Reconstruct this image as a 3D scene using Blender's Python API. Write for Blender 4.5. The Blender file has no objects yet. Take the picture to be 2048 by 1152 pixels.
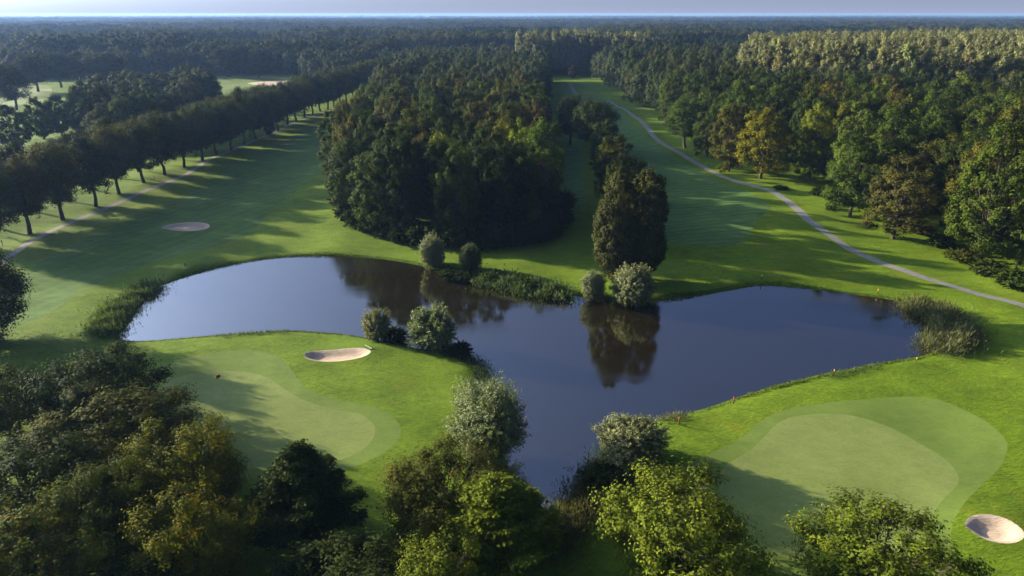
import bpy, math
import numpy as np
from mathutils import Vector
from mathutils.geometry import delaunay_2d_cdt

R = math.radians
SC = bpy.context.scene
COL = SC.collection

# ------------------------------------------------------------------ camera, sky, sun, exposure
CAM_H = 43.0
FPX = 1365.0                      # focal length in pixels of the 2048 px wide photograph
PITCH = math.atan((576 - 28) / FPX)
cam = bpy.data.cameras.new("camera")
cam.sensor_width = 36.0
cam.lens = 36.0 * FPX / 2048.0
cam.clip_start = 0.5
cam.clip_end = 150000
camo = bpy.data.objects.new("camera", cam)
COL.objects.link(camo)
camo.location = (0, 0, CAM_H)
camo.rotation_euler = (math.pi / 2 - PITCH, 0, 0)
SC.camera = camo

SUN_EL = R(15.3)
SUN_AZ = R(-67.0)                 # clockwise from +Y: the sun stands to the left, a little ahead
sun_dir = Vector((math.sin(SUN_AZ) * math.cos(SUN_EL), math.cos(SUN_AZ) * math.cos(SUN_EL), math.sin(SUN_EL)))

world = bpy.data.worlds.new("World")
SC.world = world
world.use_nodes = True
wn = world.node_tree
wn.nodes.clear()
sky = wn.nodes.new("ShaderNodeTexSky")
sky.sky_type = 'NISHITA'
sky.sun_disc = False
sky.sun_elevation = SUN_EL
sky.sun_rotation = SUN_AZ
sky.altitude = 0
sky.air_density = 0.2
sky.dust_density = 5.0
sky.ozone_density = 3.0
bg = wn.nodes.new("ShaderNodeBackground")
bg.inputs["Strength"].default_value = 0.10
wo = wn.nodes.new("ShaderNodeOutputWorld")
wb = wn.nodes.new("ShaderNodeMix")          # cool white balance of the morning sky
wb.data_type = 'RGBA'
wb.blend_type = 'MULTIPLY'
wb.inputs[0].default_value = 1.0
wb.inputs[7].default_value = (0.84, 1.0, 1.18, 1)
wn.links.new(sky.outputs[0], wb.inputs[6])
# pale lavender haze layer low over the whole horizon
tc = wn.nodes.new("ShaderNodeTexCoord")
sep = wn.nodes.new("ShaderNodeSeparateXYZ")
wn.links.new(tc.outputs["Generated"], sep.inputs[0])
ab = wn.nodes.new("ShaderNodeMath"); ab.operation = 'ABSOLUTE'
wn.links.new(sep.outputs[2], ab.inputs[0])
dv = wn.nodes.new("ShaderNodeMath"); dv.operation = 'MULTIPLY'; dv.inputs[1].default_value = -12.0
wn.links.new(ab.outputs[0], dv.inputs[0])
ex = wn.nodes.new("ShaderNodeMath"); ex.operation = 'EXPONENT'
wn.links.new(dv.outputs[0], ex.inputs[0])
hl = wn.nodes.new("ShaderNodeMix")
hl.data_type = 'RGBA'
hl.blend_type = 'ADD'
hl.clamp_result = False
wn.links.new(ex.outputs[0], hl.inputs[0])
wn.links.new(wb.outputs[2], hl.inputs[6])
hl.inputs[7].default_value = (1.2, 1.4, 1.95, 1)
wn.links.new(hl.outputs[2], bg.inputs[0])
wn.links.new(bg.outputs[0], wo.inputs[0])

sl = bpy.data.lights.new("sun", 'SUN')
sl.energy = 5.0
sl.angle = R(0.55)
sl.color = (1.0, 0.86, 0.62)
so = bpy.data.objects.new("sun", sl)
COL.objects.link(so)
so.location = (-200, 60, 120)
so.rotation_euler = (-sun_dir).to_track_quat('-Z', 'Y').to_euler()

SC.view_settings.view_transform = 'Standard'
SC.view_settings.look = 'None'
SC.view_settings.exposure = 1.48
SC.view_settings.gamma = 1.0
SC.view_settings.use_curve_mapping = False
SC.render.engine = 'CYCLES'
SC.cycles.max_bounces = 5
SC.cycles.diffuse_bounces = 2
SC.cycles.glossy_bounces = 2
SC.cycles.transmission_bounces = 3
SC.cycles.volume_bounces = 0
SC.cycles.transparent_max_bounces = 4
SC.cycles.caustics_reflective = False
SC.cycles.caustics_refractive = False
SC.cycles.use_denoising = True

# ------------------------------------------------------------------ pixel -> place
CP, SP = math.cos(PITCH), math.sin(PITCH)


def ray(x, y):
    u = (x - 1024) / FPX
    v = (576 - y) / FPX
    return np.array([u, CP + v * SP, -SP + v * CP])


def G(x, y, z=0.0):
    """ground point (height z) seen at pixel x, y of the photograph"""
    d = ray(x, y)
    t = (z - CAM_H) / d[2]
    return np.array([d[0] * t, d[1] * t])


def top_at(x, y, h):
    return G(x, y, h)


def h_from(x, ybase, ytop):
    """height of something whose foot is at ybase and top at ytop"""
    b = G(x, ybase)
    d = ray(x, ytop)
    t = b[1] / d[1]
    return CAM_H + d[2] * t


def px_per_m(p, z=0.0):
    depth = p[1] * CP + (CAM_H - z) * SP
    return FPX / depth


def poly(pts, z=0.0):
    return np.array([G(x, y, z) for x, y in pts])


def smooth_loop(P, step):
    """closed Catmull-Rom through P, resampled about every step metres"""
    P = np.asarray(P, float)
    n = len(P)
    out = []
    for i in range(n):
        p0, p1, p2, p3 = P[i - 1], P[i], P[(i + 1) % n], P[(i + 2) % n]
        m = max(2, int(np.linalg.norm(p2 - p1) / step))
        for k in range(m):
            t = k / m
            out.append(0.5 * ((2 * p1) + (-p0 + p2) * t + (2 * p0 - 5 * p1 + 4 * p2 - p3) * t * t
                              + (-p0 + 3 * p1 - 3 * p2 + p3) * t ** 3))
    return np.array(out)


def smooth_line(P, step):
    P = np.asarray(P, float)
    Q = np.vstack([2 * P[0] - P[1], P, 2 * P[-1] - P[-2]])
    out = []
    for i in range(1, len(Q) - 2):
        p0, p1, p2, p3 = Q[i - 1], Q[i], Q[i + 1], Q[i + 2]
        m = max(2, int(np.linalg.norm(p2 - p1) / step))
        for k in range(m):
            t = k / m
            out.append(0.5 * ((2 * p1) + (-p0 + p2) * t + (2 * p0 - 5 * p1 + 4 * p2 - p3) * t * t
                              + (-p0 + 3 * p1 - 3 * p2 + p3) * t ** 3))
    out.append(P[-1])
    return np.array(out)


def ribbon(P, w, step):
    C = smooth_line(P, step)
    T = np.gradient(C, axis=0)
    T /= np.linalg.norm(T, axis=1)[:, None] + 1e-9
    N = np.stack([-T[:, 1], T[:, 0]], 1)
    return np.vstack([C + N * w / 2, (C - N * w / 2)[::-1]])


def inside(pts, P):
    x, y = pts[:, 0], pts[:, 1]
    c = np.zeros(len(pts), bool)
    mx = (x >= P[:, 0].min()) & (x <= P[:, 0].max()) & (y >= P[:, 1].min()) & (y <= P[:, 1].max())
    idx = np.nonzero(mx)[0]
    if len(idx) == 0:
        return c
    xx, yy = x[idx], y[idx]
    r = np.zeros(len(idx), bool)
    a = P
    b = np.roll(P, -1, axis=0)
    for (x0, y0), (x1, y1) in zip(a, b):
        if y0 == y1:
            continue
        cond = ((y0 > yy) != (y1 > yy))
        r ^= cond & (xx < (x1 - x0) * (yy - y0) / (y1 - y0) + x0)
    c[idx] = r
    return c


def dist_to_loop(pts, P):
    d = np.full(len(pts), 1e9)
    lo, hi = P.min(0) - 14, P.max(0) + 14
    idx = np.nonzero(np.all((pts >= lo) & (pts <= hi), axis=1))[0]
    if len(idx) == 0:
        return d
    q = pts[idx]
    dd = np.full(len(idx), 1e9)
    for a, b in zip(P, np.roll(P, -1, axis=0)):
        ab = b - a
        t = np.clip(((q - a) @ ab) / (ab @ ab + 1e-12), 0, 1)
        e = q - (a + t[:, None] * ab)
        dd = np.minimum(dd, np.einsum('ij,ij->i', e, e))
    d[idx] = np.sqrt(dd)
    return d


# ------------------------------------------------------------------ materials
def mat(name):
    m = bpy.data.materials.new(name)
    m.use_nodes = True
    nt = m.node_tree
    nt.nodes.clear()
    return m, nt, nt.nodes, nt.links


def ramp(nodes, stops, interp='LINEAR'):
    r = nodes.new("ShaderNodeValToRGB")
    r.color_ramp.interpolation = interp
    el = r.color_ramp.elements
    while len(el) > 1:
        el.remove(el[-1])
    el[0].position, el[0].color = stops[0][0], (*stops[0][1], 1)
    for p, c in stops[1:]:
        e = el.new(p)
        e.color = (*c, 1)
    return r


def noise(nodes, links, co, scale, detail=4, rough=0.6, stretch=None):
    n = nodes.new("ShaderNodeTexNoise")
    n.inputs["Scale"].default_value = scale
    n.inputs["Detail"].default_value = detail
    n.inputs["Roughness"].default_value = rough
    if stretch:
        mp = nodes.new("ShaderNodeMapping")
        mp.inputs["Rotation"].default_value[2] = stretch[0]
        mp.inputs["Scale"].default_value = (stretch[1], stretch[2], 1)
        links.new(co, mp.inputs[0])
        links.new(mp.outputs[0], n.inputs["Vector"])
    else:
        links.new(co, n.inputs["Vector"])
    return n


def mixc(nodes, links, fac, a, b, blend='MIX'):
    m = nodes.new("ShaderNodeMix")
    m.data_type = 'RGBA'
    m.blend_type = blend
    for sock, v in ((m.inputs[0], fac), (m.inputs[6], a), (m.inputs[7], b)):
        if hasattr(v, "is_output") or isinstance(v, bpy.types.NodeSocket):
            links.new(v, sock)
        elif isinstance(v, (int, float)):
            sock.default_value = v
        else:
            sock.default_value = (*v, 1)
    return m.outputs[2]


def grass_mat(name, cols, patch=0.05, fine=2.2, bump=0.35, bdist=0.12, stretch=(0.5, 1.0, 2.6), stripe=None, yellow=None, con=1.0):
    m, nt, N, L = mat(name)
    co = N.new("ShaderNodeTexCoord").outputs["Object"]
    n1 = noise(N, L, co, patch, 5, 0.62)
    n2 = noise(N, L, co, fine, 6, 0.7, stretch)
    n3 = noise(N, L, co, fine * 0.22, 4, 0.6, (stretch[0] + 0.9, 1, 1.8))
    r1 = ramp(N, [(0.3, cols[0]), (0.5, cols[1]), (0.7, cols[2])])
    L.new(n1.outputs[0], r1.inputs[0])
    dark = ramp(N, [(0.28, (1 - .38 * con,) * 3), (0.5, (1, 1, 1)), (0.75, (1 + .35 * con, 1 + .32 * con, 1 + .1 * con))])
    L.new(n2.outputs[0], dark.inputs[0])
    dark2 = ramp(N, [(0.3, (1 - .2 * con,) * 3), (0.7, (1 + .18 * con, 1 + .16 * con, 1 + .1 * con))])
    L.new(n3.outputs[0], dark2.inputs[0])
    c = mixc(N, L, 1.0, r1.outputs[0], dark.outputs[0], 'MULTIPLY')
    c = mixc(N, L, 1.0, c, dark2.outputs[0], 'MULTIPLY')
    if yellow:
        n4 = noise(N, L, co, 0.11, 5, 0.7)
        f = ramp(N, [(0.56, (0, 0, 0)), (0.72, (0.75,) * 3)])
        L.new(n4.outputs[0], f.inputs[0])
        c = mixc(N, L, f.outputs[0], c, yellow)
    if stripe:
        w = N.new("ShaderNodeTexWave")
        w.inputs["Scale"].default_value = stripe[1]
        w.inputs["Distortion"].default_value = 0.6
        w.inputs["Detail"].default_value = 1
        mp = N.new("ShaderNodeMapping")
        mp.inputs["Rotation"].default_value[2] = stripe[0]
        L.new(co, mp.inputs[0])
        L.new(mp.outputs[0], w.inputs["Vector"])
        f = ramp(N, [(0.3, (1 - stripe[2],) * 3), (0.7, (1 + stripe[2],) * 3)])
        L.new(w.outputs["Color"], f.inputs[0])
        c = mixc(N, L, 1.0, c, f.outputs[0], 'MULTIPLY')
    b = N.new("ShaderNodeBump")
    b.inputs["Strength"].default_value = bump
    b.inputs["Distance"].default_value = bdist
    L.new(n2.outputs[0], b.inputs["Height"])
    p = N.new("ShaderNodeBsdfPrincipled")
    p.inputs["Roughness"].default_value = 0.9
    p.inputs["Specular IOR Level"].default_value = 0.12
    p.inputs["Sheen Weight"].default_value = 0.0
    L.new(c, p.inputs["Base Color"])
    L.new(b.outputs[0], p.inputs["Normal"])
    o = N.new("ShaderNodeOutputMaterial")
    L.new(p.outputs[0], o.inputs[0])
    return m


M_ROUGH = grass_mat("rough_grass", [(0.085, 0.145, 0.006), (0.11, 0.178, 0.008), (0.14, 0.205, 0.012)],
                    fine=1.5, bump=1.0, bdist=0.22, yellow=(0.15, 0.16, 0.012))
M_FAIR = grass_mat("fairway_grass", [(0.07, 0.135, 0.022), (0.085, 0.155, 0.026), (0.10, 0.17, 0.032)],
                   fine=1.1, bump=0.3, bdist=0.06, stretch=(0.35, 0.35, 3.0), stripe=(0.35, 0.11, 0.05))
M_FAIR2 = grass_mat("fairway_grass_dew_sky_tint", [(0.08, 0.15, 0.036), (0.095, 0.17, 0.042), (0.11, 0.185, 0.05)],
                    fine=1.1, bump=0.3, bdist=0.06, stretch=(1.2, 0.35, 3.0), stripe=(1.35, 0.12, 0.08))  # dewy turf; the bluish sky reflection it shows in shade is in its colour
M_GREEN = grass_mat("putting_green_grass", [(0.145, 0.19, 0.046), (0.165, 0.21, 0.055), (0.185, 0.23, 0.065)],
                    patch=0.12, fine=2.5, bump=0.1, bdist=0.02, stretch=(0.2, 1, 2.2), con=.45)
M_APRON = grass_mat("apron_grass", [(0.102, 0.158, 0.026), (0.12, 0.175, 0.031), (0.14, 0.195, 0.038)],
                    patch=0.1, fine=2.0, bump=0.18, bdist=0.03, con=.5)


def simple_mat(name, c0, c1, scale, rough=0.85, bump=0.3, bdist=0.05, spec=0.2, stretch=None):
    m, nt, N, L = mat(name)
    co = N.new("ShaderNodeTexCoord").outputs["Object"]
    n = noise(N, L, co, scale, 6, 0.65, stretch)
    r = ramp(N, [(0.3, c0), (0.7, c1)])
    L.new(n.outputs[0], r.inputs[0])
    b = N.new("ShaderNodeBump")
    b.inputs["Strength"].default_value = bump
    b.inputs["Distance"].default_value = bdist
    L.new(n.outputs[0], b.inputs["Height"])
    p = N.new("ShaderNodeBsdfPrincipled")
    p.inputs["Roughness"].default_value = rough
    p.inputs["Specular IOR Level"].default_value = spec
    L.new(r.outputs[0], p.inputs["Base Color"])
    L.new(b.outputs[0], p.inputs["Normal"])
    o = N.new("ShaderNodeOutputMaterial")
    L.new(p.outputs[0], o.inputs[0])
    return m


M_SAND = simple_mat("bunker_sand", (0.46, 0.35, 0.245), (0.57, 0.445, 0.325), 2.2, 0.95, 1.0, 0.10, 0.1, (0.7, .6, 4))
M_PATH = simple_mat("path_gravel", (0.16, 0.155, 0.14), (0.24, 0.23, 0.21), 1.3, 0.9, 0.3, 0.04)
M_BARK = simple_mat("bark", (0.05, 0.04, 0.03), (0.11, 0.09, 0.065), 3.0, 0.95, 0.6, 0.05, 0.1, (0, 3, 3))
M_WHITE = simple_mat("white_paint", (0.74, 0.72, 0.68), (0.8, 0.79, 0.76), 6, 0.6, 0.05)
M_RED = simple_mat("red_paint", (0.55, 0.03, 0.025), (0.62, 0.045, 0.035), 6, 0.6, 0.05)
M_YELLOW = simple_mat("yellow_paint", (0.70, 0.42, 0.01), (0.78, 0.48, 0.015), 6, 0.6, 0.05)
M_WOOD = simple_mat("dark_wood", (0.05, 0.04, 0.03), (0.09, 0.07, 0.05), 6, 0.9, 0.2)


def water_mat():
    m, nt, N, L = mat("pond_water")
    co = N.new("ShaderNodeTexCoord").outputs["Object"]
    n = noise(N, L, co, 0.05, 4, 0.6)
    r = ramp(N, [(0.35, (0.012, 0.009, 0.003)), (0.65, (0.015, 0.011, 0.004))])
    L.new(n.outputs[0], r.inputs[0])
    w = noise(N, L, co, 2.4, 3, 0.55, (0.3, 1.0, 1.8))
    b = N.new("ShaderNodeBump")
    b.inputs["Strength"].default_value = 0.045
    b.inputs["Distance"].default_value = 0.05
    L.new(w.outputs[0], b.inputs["Height"])
    p = N.new("ShaderNodeBsdfPrincipled")
    rn = noise(N, L, co, 0.045, 4, 0.6, (0.35, .5, 2.6))
    rr = ramp(N, [(0.42, (0.03,) * 3), (0.62, (0.16,) * 3)])
    L.new(rn.outputs[0], rr.inputs[0])
    L.new(rr.outputs[0], p.inputs["Roughness"])
    p.inputs["IOR"].default_value = 4.0
    L.new(r.outputs[0], p.inputs["Base Color"])
    L.new(b.outputs[0], p.inputs["Normal"])
    o = N.new("ShaderNodeOutputMaterial")
    L.new(p.outputs[0], o.inputs[0])
    return m


M_WATER = water_mat()


def leaf_mat(name, transl=0.35, rough=0.7, spec=0.03, accent=None, hue_rand=0.5, fixed=None):
    """leaves take the crown's own object colour, varied leaf by leaf"""
    m, nt, N, L = mat(name)
    oi = N.new("ShaderNodeObjectInfo")
    at = N.new("ShaderNodeAttribute")
    at.attribute_name = "tint"
    if fixed:
        base = ramp(N, fixed)
        L.new(oi.outputs["Random"], base.inputs[0])
        bc = base.outputs[0]
    else:
        bc = oi.outputs["Color"]
    v = ramp(N, [(0.0, (0.62, 0.66, 0.7)), (0.5, (1, 1, 1)), (1.0, (1.75, 1.6, 1.1))])
    L.new(at.outputs["Fac"], v.inputs[0])
    c = mixc(N, L, 1.0, bc, v.outputs[0], 'MULTIPLY')
    if accent:
        f = ramp(N, [(accent[1], (0, 0, 0)), (min(1, accent[1] + 0.03), (1, 1, 1))])
        L.new(at.outputs["Fac"], f.inputs[0])
        c = mixc(N, L, f.outputs[0], c, accent[0])
    p = N.new("ShaderNodeBsdfPrincipled")
    p.inputs["Roughness"].default_value = rough
    p.inputs["Specular IOR Level"].default_value = spec
    L.new(c, p.inputs["Base Color"])
    t = N.new("ShaderNodeBsdfTranslucent")
    tc = mixc(N, L, 1.0, c, (1.25, 1.35, 0.55), 'MULTIPLY')
    L.new(tc, t.inputs["Color"])
    ms = N.new("ShaderNodeMixShader")
    ms.inputs[0].default_value = transl
    L.new(p.outputs[0], ms.inputs[1])
    L.new(t.outputs[0], ms.inputs[2])
    o = N.new("ShaderNodeOutputMaterial")
    L.new(ms.outputs[0], o.inputs[0])
    return m


M_LEAF = leaf_mat("broadleaf_foliage", 0.2)
M_LEAF_ORANGE = leaf_mat("turning_foliage", 0.22, accent=((0.30, 0.11, 0.01), 0.95))
M_WILLOW = leaf_mat("willow_foliage", 0.2, 0.55, 0.2)
M_REED = leaf_mat("reed_foliage", 0.3, 0.7, 0.1)
M_FAR = leaf_mat("woodland_foliage", 0.25, 0.65, 0.08,
                 fixed=[(0.0, (0.030, 0.050, 0.018)), (0.35, (0.045, 0.062, 0.020)),
                        (0.7, (0.056, 0.068, 0.020)), (0.9, (0.060, 0.060, 0.022)), (1.0, (0.05, 0.075, 0.02))])

M_FAR_D = leaf_mat("dark_woodland_foliage", 0.25, 0.65, 0.08, fixed=[(0.0, (0.022, 0.038, 0.014)), (1.0, (0.036, 0.052, 0.017))])
M_FAR_O = leaf_mat("olive_woodland_foliage", 0.25, 0.65, 0.08, fixed=[(0.0, (0.055, 0.066, 0.020)), (1.0, (0.075, 0.078, 0.024))])
M_FARPALE = leaf_mat("poplar_foliage", 0.25, 0.5, 0.3, fixed=[(0.0, (0.15, 0.155, 0.062)), (1.0, (0.2, 0.2, 0.085))])

# ------------------------------------------------------------------ scene helpers


def tag(o, label=None, cat=None, group=None, kind=None):
    if label:
        o["label"] = label
    if cat:
        o["category"] = cat
    if group:
        o["group"] = group
    if kind:
        o["kind"] = kind
    return o


def link(o, parent=None):
    COL.objects.link(o)
    if parent is not None:
        o.parent = parent
    return o


def mesh_np(name, V, F, material, attrs=None, smooth=False):
    """V (n,3), F (m,k) all faces with k corners"""
    me = bpy.data.meshes.new(name)
    V = np.asarray(V, np.float32)
    F = np.asarray(F, np.int32)
    me.vertices.add(len(V))
    me.vertices.foreach_set("co", V.ravel())
    k = F.shape[1]
    me.loops.add(F.size)
    me.loops.foreach_set("vertex_index", F.ravel())
    me.polygons.add(len(F))
    me.polygons.foreach_set("loop_start", np.arange(0, F.size, k, dtype=np.int32))
    if smooth:
        me.polygons.foreach_set("use_smooth", np.ones(len(F), bool))
    me.update(calc_edges=True)
    if attrs is not None:
        a = me.attributes.new("tint", 'FLOAT', 'POINT')
        a.data.foreach_set("value", np.asarray(attrs, np.float32))
    me.materials.append(material)
    return me


def unit(v):
    return v / (np.linalg.norm(v, axis=-1, keepdims=True) + 1e-9)


def empty(name, x, y, z=0.0, rz=0.0, s=1.0, sz=None):
    o = bpy.data.objects.new(name, None)
    o.empty_display_size = 0.5
    o.location = (x, y, z)
    o.rotation_euler = (0, 0, rz)
    o.scale = (s, s, sz if sz else s)
    return link(o)


def part(name, me, parent, color=None):
    o = bpy.data.objects.new(name, me)
    if color is not None:
        o.color = (*color, 1)
    return link(o, parent)


def tubes(lines, sides=6):
    """lines: list of (points (n,3), radii (n)) -> one mesh's V, F (quads)"""
    Vs, Fs, off = [], [], 0
    for P, r in lines:
        P = np.asarray(P, float)
        r = np.asarray(r, float)
        T = unit(np.gradient(P, axis=0))
        ref = np.where(np.abs(T[:, 2:3]) > 0.9, np.array([[1.0, 0, 0]]), np.array([[0, 0, 1.0]]))
        A = unit(np.cross(T, ref))
        B = np.cross(T, A)
        a = np.arange(sides) / sides * 2 * math.pi
        ring = P[:, None, :] + r[:, None, None] * (np.cos(a)[None, :, None] * A[:, None, :] + np.sin(a)[None, :, None] * B[:, None, :])
        n = len(P)
        Vs.append(ring.reshape(-1, 3))
        for i in range(n - 1):
            for k in range(sides):
                k2 = (k + 1) % sides
                Fs.append((off + i * sides + k, off + i * sides + k2, off + (i + 1) * sides + k2, off + (i + 1) * sides + k))
        off += n * sides
    return np.vstack(Vs), np.array(Fs)


# ------------------------------------------------------------------ outlines traced on the ground
WATER_Z = -0.5
POND = smooth_loop(poly([
    (237, 668), (262, 640), (290, 600), (305, 578), (335, 567), (370, 554), (400, 545), (450, 533), (520, 520), (580, 514),
    (640, 512), (700, 514), (760, 518), (820, 527), (860, 536), (910, 548), (955, 558), (1000, 570), (1060, 583), (1110, 590),
    (1150, 592), (1185, 598), (1230, 603), (1265, 608), (1305, 601), (1345, 598), (1400, 591), (1450, 582), (1500, 573),
    (1530, 570), (1580, 573), (1640, 580), (1700, 588), (1760, 596), (1805, 605), (1835, 622), (1855, 645), (1872, 668),
    (1880, 690), (1862, 706), (1830, 715), (1785, 722), (1745, 729), (1700, 738), (1650, 747), (1590, 762), (1540, 775), (1490, 790),
    (1440, 807), (1390, 823), (1350, 832), (1310, 842), (1265, 862), (1232, 895), (1205, 935), (1180, 968), (1150, 990),
    (1110, 1012), (1085, 1035), (1060, 1052), (1040, 1030), (1030, 985), (1018, 940), (1000, 890), (980, 830), (958, 775),
    (950, 735), (925, 708), (880, 702), (830, 697), (765, 684), (720, 674), (680, 668), (610, 663), (560, 663), (480, 667), (400, 673),
    (330, 679), (280, 682), (245, 680)], WATER_Z), 1.2)

APRON_L = smooth_loop(poly([(312, 742), (380, 718), (440, 705), (490, 702), (530, 706), (560, 718), (580, 738), (597, 765), (622, 786),
                            (660, 800), (710, 810), (750, 820), (785, 838), (801, 860), (797, 885), (770, 910), (720, 937), (650, 958),
                            (580, 972), (500, 970), (430, 950), (370, 910), (320, 860), (296, 800)]), 0.8)
GREEN_L = smooth_loop(poly([(325, 778), (365, 756), (420, 744), (480, 744), (530, 755), (570, 782), (610, 805), (674, 824), (718, 832),
                            (745, 850), (751, 868), (739, 893), (705, 917), (640, 938), (560, 947), (480, 935), (410, 895), (350, 840)]), 0.8)
APRON_R = smooth_loop(poly([(1352, 952), (1368, 939), (1416, 913), (1478, 881), (1512, 850), (1539, 833), (1587, 816), (1656, 807), (1724, 799),
                            (1792, 794), (1844, 796), (1895, 809), (1946, 833), (1980, 855), (2008, 884), (2013, 905), (1997, 939),
                            (1963, 973), (1929, 1011), (1909, 1042), (1900, 1066), (1902, 1090), (1905, 1120), (1885, 1155), (1790, 1180),
                            (1660, 1168), (1553, 1146), (1500, 1128), (1440, 1085), (1390, 1030), (1360, 985)]), 0.8)
GREEN_R = smooth_loop(poly([(1474, 919), (1502, 902), (1526, 878), (1553, 850), (1587, 835), (1639, 829), (1690, 831), (1741, 842), (1792, 861),
                            (1844, 890), (1888, 919), (1912, 946), (1916, 967), (1905, 984), (1881, 1008), (1861, 1038), (1852, 1065),
                            (1820, 1097), (1740, 1122), (1640, 1128), (1560, 1112), (1500, 1075), (1455, 1020), (1437, 975), (1445, 940)]), 0.8)
BUNKERS = [
    smooth_loop(poly([(1929, 1052), (1943, 1042), (1980, 1042), (2018, 1055), (2045, 1079), (2035, 1095), (2008, 1099), (1970, 1091), (1943, 1076), (1927, 1061)]), 0.4),
    smooth_loop(poly([(608, 714), (625, 704), (680, 701), (720, 702), (738, 707), (742, 712), (725, 720), (690, 725), (640, 726), (615, 722)]), 0.4),
    smooth_loop(poly([(323, 457), (345, 449), (380, 447), (410, 449), (420, 454), (410, 460), (380, 464), (345, 463)]), 0.6),
]
FAIR_L = smooth_loop(poly([(668, 226), (655, 262), (643, 330), (600, 374), (560, 404), (530, 434), (500, 463), (440, 490), (380, 508), (300, 526), (230, 552),
                           (190, 570), (160, 586), (130, 606), (95, 628), (50, 646), (-10, 662), (-120, 690), (-130, 640), (-20, 590), (40, 556), (100, 515), (200, 466),
                           (300, 420), (400, 370), (480, 330), (560, 287), (630, 247)]), 2.2)
FAIR_R = smooth_loop(poly([(1300, 470), (1348, 489), (1399, 495), (1450, 495), (1485, 486), (1500, 470), (1510, 448), (1530, 430), (1541, 412), (1500, 387),
                           (1440, 362), (1380, 330), (1330, 302), (1290, 272), (1262, 244), (1243, 220), (1222, 202), (1200, 194), (1170, 192),
                           (1150, 200), (1165, 220), (1195, 250), (1225, 290), (1262, 340), (1285, 400)]), 2.2)
TEE = smooth_loop(poly([(1157, 182), (1188, 182), (1190, 188), (1158, 188)]), 3)
STRIP = smooth_loop(poly([(1126, 172), (1140, 185), (1150, 230), (1165, 300), (1170, 380), (1150, 440), (1128, 430), (1128, 330), (1124, 240)]), 3)
FIELD_1 = smooth_loop(poly([(-80, 184), (0, 178), (60, 172), (96, 170), (102, 190), (60, 205), (0, 222), (-80, 240)]), 6)
FIELD_2 = smooth_loop(poly([(405, 152), (500, 148), (585, 149), (600, 156), (575, 178), (520, 196), (440, 196), (400, 180)]), 6)
SAND_F = smooth_loop(poly([(495, 165), (545, 161), (582, 161), (575, 168), (530, 173)]), 4)
PATH_R = ribbon(poly([(2140, 640), (2048, 612), (2000, 598), (1950, 584), (1880, 563), (1820, 543), (1760, 521), (1700, 495), (1660, 471), (1620, 445),
                      (1595, 420), (1570, 400), (1540, 384), (1490, 368), (1440, 348), (1400, 327), (1360, 307), (1330, 291), (1306, 273),
                      (1296, 256), (1275, 237), (1250, 220), (1215, 202)]), 2.1, 2.0)
PATH_F = ribbon(poly([(1176, 193), (1158, 190), (1148, 182), (1142, 172), (1137, 164)]), 2.6, 4.0)
PATH_L = ribbon(poly([(-60, 590), (-10, 545), (8, 524), (25, 505), (50, 487), (90, 465), (150, 438), (200, 418), (260, 395), (320, 372), (370, 350),
                      (410, 327), (450, 305), (500, 283), (550, 262), (600, 243), (640, 230), (672, 217)]), 1.7, 2.0)

REGIONS = [  # name, loop, material, label : first hit wins
    ("pond", POND, M_WATER), ("bunker", BUNKERS[0], M_SAND), ("bunker", BUNKERS[1], M_SAND), ("bunker", BUNKERS[2], M_SAND),
    ("bunker", SAND_F, M_SAND), ("path", PATH_R, M_PATH), ("path", PATH_F, M_PATH), ("path", PATH_L, M_PATH),
    ("putting_green", GREEN_L, M_GREEN), ("putting_green", GREEN_R, M_GREEN), ("green_apron", APRON_L, M_APRON), ("green_apron", APRON_R, M_APRON),
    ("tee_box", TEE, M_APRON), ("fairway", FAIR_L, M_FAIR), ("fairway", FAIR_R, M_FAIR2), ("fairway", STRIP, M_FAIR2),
    ("fairway", FIELD_1, M_GREEN), ("fairway", FIELD_2, M_APRON)]

rng0 = np.random.default_rng(5)
_wv = [(rng0.uniform(0, 6.28), rng0.uniform(0, 6.28), lam) for lam in (9, 12, 15, 19, 24, 31, 40, 55, 70)]


def relief(P):
    h = np.zeros(len(P))
    for a, ph, lam in _wv:
        h += 0.010 * lam ** 0.72 * np.sin(2 * math.pi / lam * (P[:, 0] * math.cos(a) + P[:, 1] * math.sin(a)) + ph)
    return h


def height(P):
    P = np.asarray(P, float).reshape(-1, 2)
    h = relief(P)
    fl = np.zeros(len(P))
    for A in (APRON_L, APRON_R):
        ins = inside(P, A)
        d = dist_to_loop(P, A)
        sd = np.where(ins, d, -d)
        fl = np.maximum(fl, np.clip((sd + 5) / 7, 0, 1))
        h = h + 0.35 * np.exp(-((sd + 1.0) / 3.5) ** 2) * 0.8
    h = h * (1 - 0.55 * fl) + 0.25 * fl
    for k, B in enumerate(BUNKERS):
        ins = inside(P, B)
        d = dist_to_loop(P, B)
        t = np.clip(d / 1.3, 0, 1)
        h = np.where(ins, h + 0.18 - 0.58 * t * t * (3 - 2 * t), h + 0.18 * np.exp(-(d / 1.6) ** 2))
    ins = inside(P, POND)
    d = dist_to_loop(P, POND)
    t = np.clip(d / 2.6, 0, 1)
    t = t * (2 - t)
    h = np.where(ins, WATER_Z, WATER_Z + (h - WATER_Z) * t)
    return h


def ground_z(x, y):
    return float(height(np.array([[x, y]]))[0])


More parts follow.
